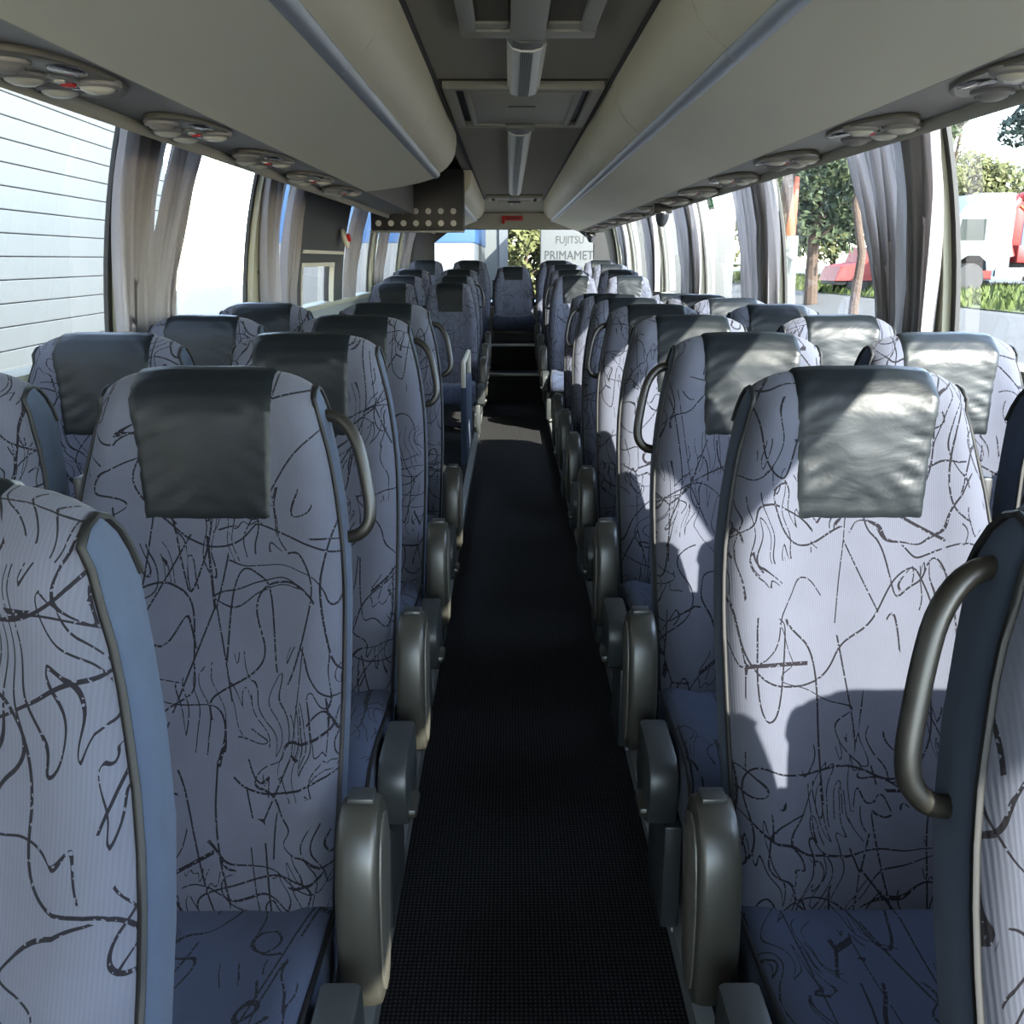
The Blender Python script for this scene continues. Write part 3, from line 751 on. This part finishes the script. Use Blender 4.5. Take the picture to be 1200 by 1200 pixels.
    # belt guide in the gap between the two seats
    MB().box(min(-side*.236, -side*.214), max(-side*.236, -side*.214), .02, .07, .80*zt/1.17, 1.0*zt/1.17, .006).build('belt_guide', 'black_plastic', t)
    return t
XA = {-1: (-.55, -1.025), 1: (.52, .995)}
rowsL = [(.69, 0), (1.505, 0), (2.255, 0), (3.0, 0), (3.75, .006), (8.02, -.02), (8.78, .025), (9.52, .075)]
rowsR = [(.69, 0), (1.505, 0), (2.255, 0), (3.0, 0), (3.75, 0), (4.5, -.005), (5.25, -.015), (6.0, -.035), (8.45, .03), (9.2, .075), (10.0, .12)]
HL = {1, 3, 4, 6}; HR = {0, 2, 4, 6, 8}
protos = {}
def get_seat(side_in, **kw):
    key = (side_in, tuple(sorted(kw.items())))
    if key not in protos: protos[key] = make_seat(side_in, **kw); return protos[key]
    return copy_tree(protos[key])
for nm, s, rows, HS in (('left', -1, rowsL, HL), ('right', 1, rowsR, HR)):
    for i, (y, dz) in enumerate(rows):
        for col in (0, 1):
            if i == 0 and nm == 'left' and col == 1: continue
            side_in = -s
            if col == 0: o = get_seat(side_in, handle=(i in HS), arm=True)
            else: o = get_seat(side_in, handle=False, arm=False)
            o.location = (XA[s][col], y, plat_z(y-.45)+ (dz if y < 7.5 else .09+dz-plat_z(y-.45)-.0) if y > 7.5 else .08)
            zz = .068+dz if y < 7.5 else .072+dz
            o.location.z = zz
            if i == 0: o.location.x += s*.022
            o.rotation_euler.z = random.uniform(-.012, .012)
            where = 'aisle' if col == 0 else 'window'
            extra = ' with grab handle' if (col == 0 and i in HS) else ''
            o['label'] = 'scribble-patterned %s seat%s on the %s side, %s row from the camera' % (where, extra, nm, ORD[i])
            o['group'] = '%s seats along the %s side' % (where, nm)
# back bench of five
for k, (x, lab) in enumerate([(-1.0, 'back bench seat at the far left corner'), (-.50, 'back bench seat just left of the centre one'), (-.012, 'centre seat of the back bench, facing down the aisle'), (.475, 'back bench seat just right of the centre one'), (.98, 'back bench seat at the far right corner')]):
    if k == 2: o = make_seat(1, handle=False, arm=False, zt=.935, z0=.36, zc=.42, yc0=-.78, leg=False, hinge=False); o.location = (x, 10.95, .40)
    else: o = get_seat(1, handle=False, arm=False, zt=1.0, z0=.36); o.location = (x, 10.9, .40)
    o['label'] = lab+', dark leather headrest'; o['group'] = 'five seats of the back bench'
for s in (-1, 1):
    o = tag(MB().prism([(10.20, .40+.30), (10.24, .86), (10.3, .93), (10.36, .93), (10.40, .86), (10.40, .70), (10.36, .56), (10.24, .56)], 'x', s*.235-.012-.02, s*.235-.012+.02, .006).build('bench_armrest', 'arm_plastic'),
            'grey armrest post on the %s of the centre back seat' % ('left' if s < 0 else 'right'), 'armrest')

# stairwell panel before the door on the left
sw = empty('stairwell_panel', (-.36, 6.2, 0), 'low grey panel at the middle stairwell on the left', 'panel')
MB().box(-.02, .02, 0, .9, .0, .60, .008).build('board', 'plain_blue', sw)
MB().tube([(0, .02, .59), (0, .02, .72), (0, .06, .76), (0, .84, .76), (0, .88, .72), (0, .88, .59)], .016, 8).build('rail', 'grey_frame', sw)

# ------------------------------------------------ curtains
def curtain(s, t0, t1, b0, b1, label, folds=6, ztop=1.93, zbot=1.14, seed=0, waist=0):
    """t0,t1: where it hangs along the rail; b0,b1: where its foot is gathered"""
    rnd = random.Random(seed); m = MB(); nu = folds*8+1; nz = 22; ph = rnd.uniform(0, 6); rows = []
    fq = [rnd.uniform(.75, 1.3) for _ in range(folds+1)]
    us = [0]
    for i in range(nu-1): us.append(us[-1]+fq[min(folds, i//8)])
    us = [u/us[-1] for u in us]
    for j in range(nz):
        t = j/(nz-1); z = ztop+(zbot-ztop)*t; row = []
        e = t*t*(3-2*t)
        a = t0+(b0-t0)*e; b = t1+(b1-t1)*e
        for i in range(nu):
            u = i/(nu-1); amp = .018+.008*t
            ang = us[i]*folds*2*PI+ph+.5*math.sin(3*t+u*5)
            y = a+(b-a)*u+.010*math.sin(ang*1.0+1.2+t)*min(1, 8*u, 8*(1-u))
            x = wx(z)-.060-amp*math.sin(ang)-.008*math.sin(ang*2.3+t*4)
            row.append((s*x, y, z))
        rows.append(row)
    m.grid(rows); o = m.build('curtain', 'curtain_grey', smooth=180)
    return tag(o, label, 'curtain', 'curtains on the %s side windows' % ('left' if s < 0 else 'right'))
curtain(-1, 2.96, 3.32, 3.02, 3.24, 'grey curtain beside the nearest left pillar, hanging straight', 4, seed=1)
curtain(-1, 3.42, 3.70, 3.26, 3.48, 'grey curtain drawn back, second from the camera on the left', 4, seed=2)
curtain(-1, 4.70, 4.98, 4.80, 5.08, 'grey curtain hanging before the narrow left window', 3, seed=3)
curtain(-1, 5.26, 5.58, 5.20, 5.46, 'grey curtain gathered at its foot, just before the black door', 4, seed=4)
curtain(-1, 7.36, 7.85, 7.25, 7.65, 'dark grey curtain just behind the black door', 5, seed=5)
curtain(-1, 8.95, 9.5, 8.9, 9.3, 'grey curtain at the second window behind the left door', 5, seed=6)
curtain(-1, 11.2, 11.9, 11.1, 11.5, 'rearmost grey curtain on the left side', 5, seed=7)
curtain(1, 2.94, 3.24, 3.04, 3.26, 'light grey curtain against the nearest right pillar', 4, seed=8)
curtain(1, 3.27, 3.66, 3.28, 3.46, 'light grey curtain drawn back beside the nearest right one', 5, seed=9)
curtain(1, 4.74, 5.06, 4.86, 5.12, 'light grey curtain at the second right pillar, nearer half', 4, seed=10)
curtain(1, 5.10, 5.48, 5.14, 5.48, 'light grey curtain at the second right pillar, farther half', 4, seed=11)
curtain(1, 6.68, 7.5, 6.85, 7.4, 'grey curtain at the third right pillar under the dome camera', 7, seed=12)
curtain(1, 8.55, 9.3, 8.7, 9.2, 'grey curtain at the fourth right pillar', 7, seed=13)
curtain(1, 10.7, 11.4, 10.8, 11.3, 'rearmost light grey curtain on the right side', 7, seed=14)

# exit sticker on the right glass
st = empty('exit_sticker', (1.235, 6.35, 1.80), 'small green and white exit sign sticker on the right glass', 'sign')
MB().box(-.004, .0, -.09, .09, -.07, .07).build('backing', 'white_print', st, smooth=0)
g = MB(); g.box(-.006, -.004, -.075, .075, -.055, .055); sg_ = g.build('green_field', 'green_sign', st, smooth=0)
g = MB(); g.box(-.008, -.006, -.012, .012, -.02, .02); g.box(-.008, -.006, -.01, .01, .024, .04); g.box(-.008, -.006, -.03, -.012, -.045, -.015); g.box(-.008, -.006, .012, .03, -.045, -.015); g.box(-.008, -.006, .04, .065, -.045, .045)
g.build('running_figure', 'white_print', sg_, smooth=0)
st.rotation_euler = (0, math.radians(-16), 0)

# ------------------------------------------------ outside
GZ = -1.30
def gz(x, y=0):
    return GZ+interp([(4, 0), (8, .8), (12, 1.4), (16, 1.6), (60, 1.6)], x)
m = MB(); xs = [-30, -10, 0, 3, 5, 8, 12, 14, 16, 20, 24, 40, 60, 110]; ysg = [-40, -20, 0, 10, 20, 30, 40, 60, 90, 130]
m.grid([[(x, y, gz(x)) for x in xs] for y in ysg]); struct(m.build('floor', 'asphalt', smooth=0)); 
# rough grass verge
def grass_patch(x0, x1, y0, y1, n, label, h=.35):
    m = MB(); rnd = random.Random(int(x0*7+y0))
    m.add([(x, y, gz(x)+.03) for x, y in ((x0, y0), (x1, y0), (x1, y1), (x0, y1))], [(0, 1, 2, 3)])
    for i in range(n):
        x = rnd.uniform(x0, x1); y = rnd.uniform(y0, y1); a = rnd.uniform(0, PI); w_ = rnd.uniform(.05, .14); hh = rnd.uniform(.5, 1)*h; z = gz(x)
        dx, dy = w_*math.cos(a), w_*math.sin(a)
        m.add([(x-dx, y-dy, z), (x+dx, y+dy, z), (x+rnd.uniform(-.15, .15), y+rnd.uniform(-.15, .15), z+hh)], [(0, 1, 2)])
    o = tag(m.build('grass_verge', 'grass', smooth=0), label, 'grass'); o['kind'] = 'stuff'; return o
grass_patch(12.5, 19, 14, 75, 9000, 'rough green grass verge beyond the road on the right')

def siding():
    b = empty('siding_building', (-5.2, 4, GZ), 'pale building clad in horizontal boards, left of the coach', 'building', rz=math.radians(3.2))
    MB().box(-1.2, -.06, -16, 13, 0, 7.5).build('wall_core', 'ext_grey', b, smooth=0)
    me = None
    for i in range(30):
        m = None
        if me is None:
            q = MB(); q.prism([(-.06, .0), (-.005, .004), (.0, .012), (.0, .238), (-.005, .243), (-.06, .247)], 'y', -16, 13)
            o = q.build('board', 'siding', b, smooth=0); me = o.data
        else:
            o = bpy.data.objects.new('board', me); COL.objects.link(o); o.parent = b
        o.location = (0, 0, i*.25)
siding()

def tree(x, y, h, r, lm, label, n=2600, trunk=.2, base=None, seed=0, bare=.35):
    rnd = random.Random(seed); z0 = gz(x) if base is None else base
    t = empty('tree', (x, y, z0), label, 'tree')
    pts = [(rnd.uniform(-.05, .05)*k, rnd.uniform(-.05, .05)*k, h*.85*k/6) for k in range(7)]
    tr = MB().tube(pts, [trunk*(1-.75*k/6) for k in range(7)], 10)
    blobs = []
    for k in range(14):
        zz = h*(bare+(1-bare)*rnd.random()); rr = r*(1-.55*abs((zz/h-bare)/(1-bare)-.4)); a = rnd.uniform(0, 2*PI); q = rnd.uniform(.2, .75)*rr
        c = Vector((q*math.cos(a), q*math.sin(a), zz)); blobs.append((c, r*rnd.uniform(.35, .55)))
        tr.tube([(0, 0, zz*.75), tuple(c*.6+Vector((0, 0, zz*.35))), tuple(c)], [trunk*.3, trunk*.2, trunk*.08], 6)
    tr.build('trunk', 'bark', t)
    m = MB()
    for i in range(n):
        c, br = blobs[i % len(blobs)]
        d = Vector((rnd.gauss(0, 1), rnd.gauss(0, 1), rnd.gauss(0, 1))).normalized()*br*rnd.uniform(.55, 1)**.6
        p = c+d; a = Vector((rnd.gauss(0, 1), rnd.gauss(0, 1), rnd.gauss(0, 1))).normalized(); b = a.orthogonal().normalized(); q = rnd.uniform(.07, .16)*r/2.2
        m.add([p-a*q, p+b*q*.6, p+a*q, p-b*q*.6], [(0, 1, 2, 3)])
    o = m.build('foliage', lm, t, smooth=0); o['kind'] = 'stuff'
    return t
def wheel(parent, x, y, r, z, wdt=.3):
    w_ = MB().lathe([(r*.6, -wdt/2), (r*.95, -wdt/2), (r, -wdt/3), (r, wdt/3), (r*.95, wdt/2), (r*.6, wdt/2)], (x, y, z), (0, 1, 0), 24).build('wheel', 'tyre', parent)
    MB().lathe([(r*.6, -wdt*.4), (r*.45, -wdt*.3), (.1, -wdt*.45), (0, -wdt*.45)], (x, y, z), (0, 1, 0), 20).build('hub', 'ext_grey', w_)

# white truck with a red crane, facing left
tx, ty = 14.9, 34.5; tzb = gz(18.5)
tk = empty('truck', (tx, ty, tzb), 'white cab truck with red loading crane parked beyond the verge', 'truck')
cabp = [(.0, .75), (-.05, 1.5), (.2, 2.45), (.45, 2.85), (2.2, 2.85), (2.2, .75), (1.45, .75), (1.40, 1.05), (1.15, 1.25), (.75, 1.25), (.45, 1.05), (.4, .75)]
cb = MB().prism(cabp, 'y', -1.2, 1.2).build('cab', 'truck_white', tk, smooth=20)
MB().prism([(.35, 1.75), (.42, 2.45), (1.25, 2.45), (1.25, 1.75)], 'y', -1.215, -1.195).build('side_window', 'ext_glass', cb, smooth=0)
MB().prism([(.75, 2.85), (1.1, 3.3), (2.2, 3.3), (2.2, 2.85)], 'y', -1.1, 1.1).build('roof_deflector', 'truck_white', cb, smooth=0)
MB().box(-.12, .05, -1.5, -1.25, 1.7, 2.4, .03).build('mirror', 'tyre', cb)
MB().box(-.18, .05, -1.2, 1.2, .35, .8, .05).build('bumper', 'truck_white', cb)
MB().box(1.75, 3.2, -1.22, -1.1, .55, .85).build('side_guard', 'truck_white', tk)
MB().box(.3, 9.5, -.5, .5, .75, 1.0).build('chassis', 'tyre', tk)
for xx in (.93, 5.2, 6.5): 
    for yy in (-1.02, 1.02): wheel(tk, xx, yy, .5, .5)
cr = MB().box(2.5, 3.2, -1.1, 1.1, 1.0, 1.6, .05); cr.box(2.6, 3.0, -.3, .3, 1.6, 3.3, .05); cro = cr.build('crane_base', 'truck_red', tk)
MB().tube([(2.8, -.2, 3.2), (1.9, -.9, 2.4), (2.3, -1.0, 1.2)], .16, 8).build('crane_arm', 'truck_red', cro)
MB().tube([(2.8, -.3, 3.2), (3.4, -.9, 3.6), (4.4, -1.0, 2.2), (3.7, -1.1, 1.2)], .15, 8).build('crane_jib', 'truck_red', cro)
MB().tube([(2.7, -.5, 2.9), (3.2, -1.2, 2.2), (3.4, -1.2, 1.5)], .07, 6).build('hydraulic_ram', 'orange_paint', cro)
MB().box(3.4, 9.5, -1.2, 1.2, 1.0, 1.5, .03).build('flat_bed', 'ext_grey', tk)

def red_machine(x, y, label, L=5):
    z = gz(x); t = empty('red_trailer', (x, y, z), label, 'trailer')
    MB().prism([(0, .5), (.2, 1.05), (1.0, 1.2), (1.2, 1.75), (2.4, 1.8), (2.8, 1.25), (L, 1.15), (L, .55)], 'y', -1, 1, .05).build('body', 'truck_red', t, smooth=25)
    MB().box(.1, L, -.9, .9, .35, .52, .03).build('chassis', 'tyre', t)
    for xx in (.9, L-1):
        for yy in (-.85, .85): wheel(t, xx, yy, .38, .38, .25)
red_machine(12.4, 38, 'low red trailer parked behind the big green tree', 6)
red_machine(23.5, 62, 'second red trailer far behind the trees', 6)
ct = empty('blue_container', (20.1, 44.5, gz(21)), 'blue container behind the white truck', 'container')
MB().box(0, 6, -1.2, 1.2, .4, 3.7).build('body', 'blue_paint', ct, smooth=0)
rb_ = MB()
for i in range(20): rb_.box(.15+i*.3, .27+i*.3, -1.26, -1.2, .5, 3.6)
rb_.build('ribs', 'blue_paint', ct, smooth=0)

tree(7.5, 21, 7.5, 1.75, 'leaf_green', 'large green tree seen through the second right window', 14000, .12, seed=3, bare=.36)
tree(6.1, 22.0, 10.5, 1.2, 'leaf_green', 'slim reddish trunk tree by the second right window', 1200, .2, seed=4, bare=.72)
tree(17.0, 38.5, 8.5, 1.0, 'leaf_yellow', 'slender yellowish tree just left of the white truck', 2500, .12, seed=5, bare=.5)
tree(24.0, 50, 5.4, 3.0, 'leaf_yellow', 'broad low yellow green tree behind the truck', 9000, .3, seed=6, bare=.15)
tree(28.0, 52, 12, 2.5, 'leaf_pine', 'tall dark pine beyond the truck at the right edge', 10000, .4, seed=7, bare=.15)
tree(10.6, 34, 8, 2.4, 'leaf_green', 'green tree just left of the red trailer', 3000, .25, seed=8, bare=.3)
tree(6.2, 33, 9, 2.4, 'leaf_yellow', 'yellow green tree beyond the third right window', 3000, .25, seed=9, bare=.15)
tree(7.8, 48, 11, 3.4, 'leaf_green', 'green tree farthest along the road', 3000, .25, seed=10, bare=.15)
tree(.55, 33, 5.6, 2.2, 'leaf_yellow', 'pale green tree in the middle of the rear window', 14000, .1, seed=11, bare=.3)
tree(14, 51, 8, 3.0, 'leaf_green', 'dense tree in the back row, left of the red trailer', 8000, .2, seed=12, bare=.2)
tree(18.6, 56, 9, 3.4, 'leaf_yellow', 'dense tree in the back row, right of the red trailer', 8000, .2, seed=13, bare=.2)
tree(10.2, 60, 9, 3.4, 'leaf_green', 'dense tree at the far left of the back row', 8000, .2, seed=14, bare=.2)
cn = empty('orange_crane', (6.95, 24.5, gz(6.95)), 'upright orange crane arm beside the slim tree trunk', 'crane')
MB().box(-.13, .13, -.13, .13, 2.7, 4.1, .02).build('mast', 'orange_paint', cn)
MB().box(-.2, .2, -.2, .2, 0, 2.7, .03).build('post', 'ext_grey', cn)

# vehicles behind the rear window
def box_truck(x0, x1, y, zt, m_body, label, cat, rz=0, zb=.9):
    t = empty('parked_truck' if cat == 'truck' else 'parked_coach', (x0, y, GZ), label, cat, rz=rz)
    MB().box(0, x1-x0, 0, 8, zb, zt-GZ, .04).build('body', m_body, t)
    MB().box(.1, x1-x0-.1, .3, 7.5, .55, zb).build('chassis', 'tyre', t)
    for xx in (.5, x1-x0-.5):
        for yy in (1.2, 6.5):
            MB().lathe([(.3, -.15), (.48, -.15), (.5, 0), (.48, .15), (.3, .15)], (xx, yy, .5), (1, 0, 0), 20).build('wheel', 'tyre', t)
    return t
t1 = box_truck(.56, 4.4, 19.5, 3.2, 'trailer_white', 'white lettered trailer seen through the rear window on the right', 'truck', rz=math.radians(-4))
def text(body, size, loc, m_, parent, ext=.0025, sx=1):
    c = bpy.data.curves.new('lettering', 'FONT'); c.body = body; c.size = size; c.extrude = ext; c.resolution_u = 2; c.offset = 0
    o = bpy.data.objects.new('lettering', c); COL.objects.link(o)
    dg = bpy.context.evaluated_depsgraph_get(); me = bpy.data.meshes.new_from_object(o.evaluated_get(dg))
    COL.objects.unlink(o); bpy.data.objects.remove(o)
    o = bpy.data.objects.new('lettering', me); COL.objects.link(o); me.materials.clear(); me.materials.append(M[m_])
    o.parent = parent; o.location = loc; o.rotation_euler = (PI/2, 0, 0); o.scale = (sx, 1, 1); return o
text('FUJITSU', .205, (.30, -.0045, 3.03), 'print_olive', t1, sx=.82)
text('PRIMAMET', .245, (.08, -.0045, 2.72), 'print_dark', t1, sx=.86)
t2 = box_truck(-4.6, -.72, 18.5, 3.4, 'truck_white', 'white coach with blue roof band seen through the rear window on the left', 'coach')
MB().box(-.02, 3.90, -.02, 8.02, 3.02, 4.72, .03).build('blue_band', 'blue_paint', t2)
pl = empty('grey_building', (-.44, 27.2, GZ), 'narrow grey building front between coach and tree behind', 'building')
MB().box(-3, .10, 0, 3, 0, 6).build('body', 'ext_grey', pl, smooth=0)
MB().box(.10, .34, -.1, 3, 0, 6).build('corner_pillar', 'truck_white', pl, smooth=0)
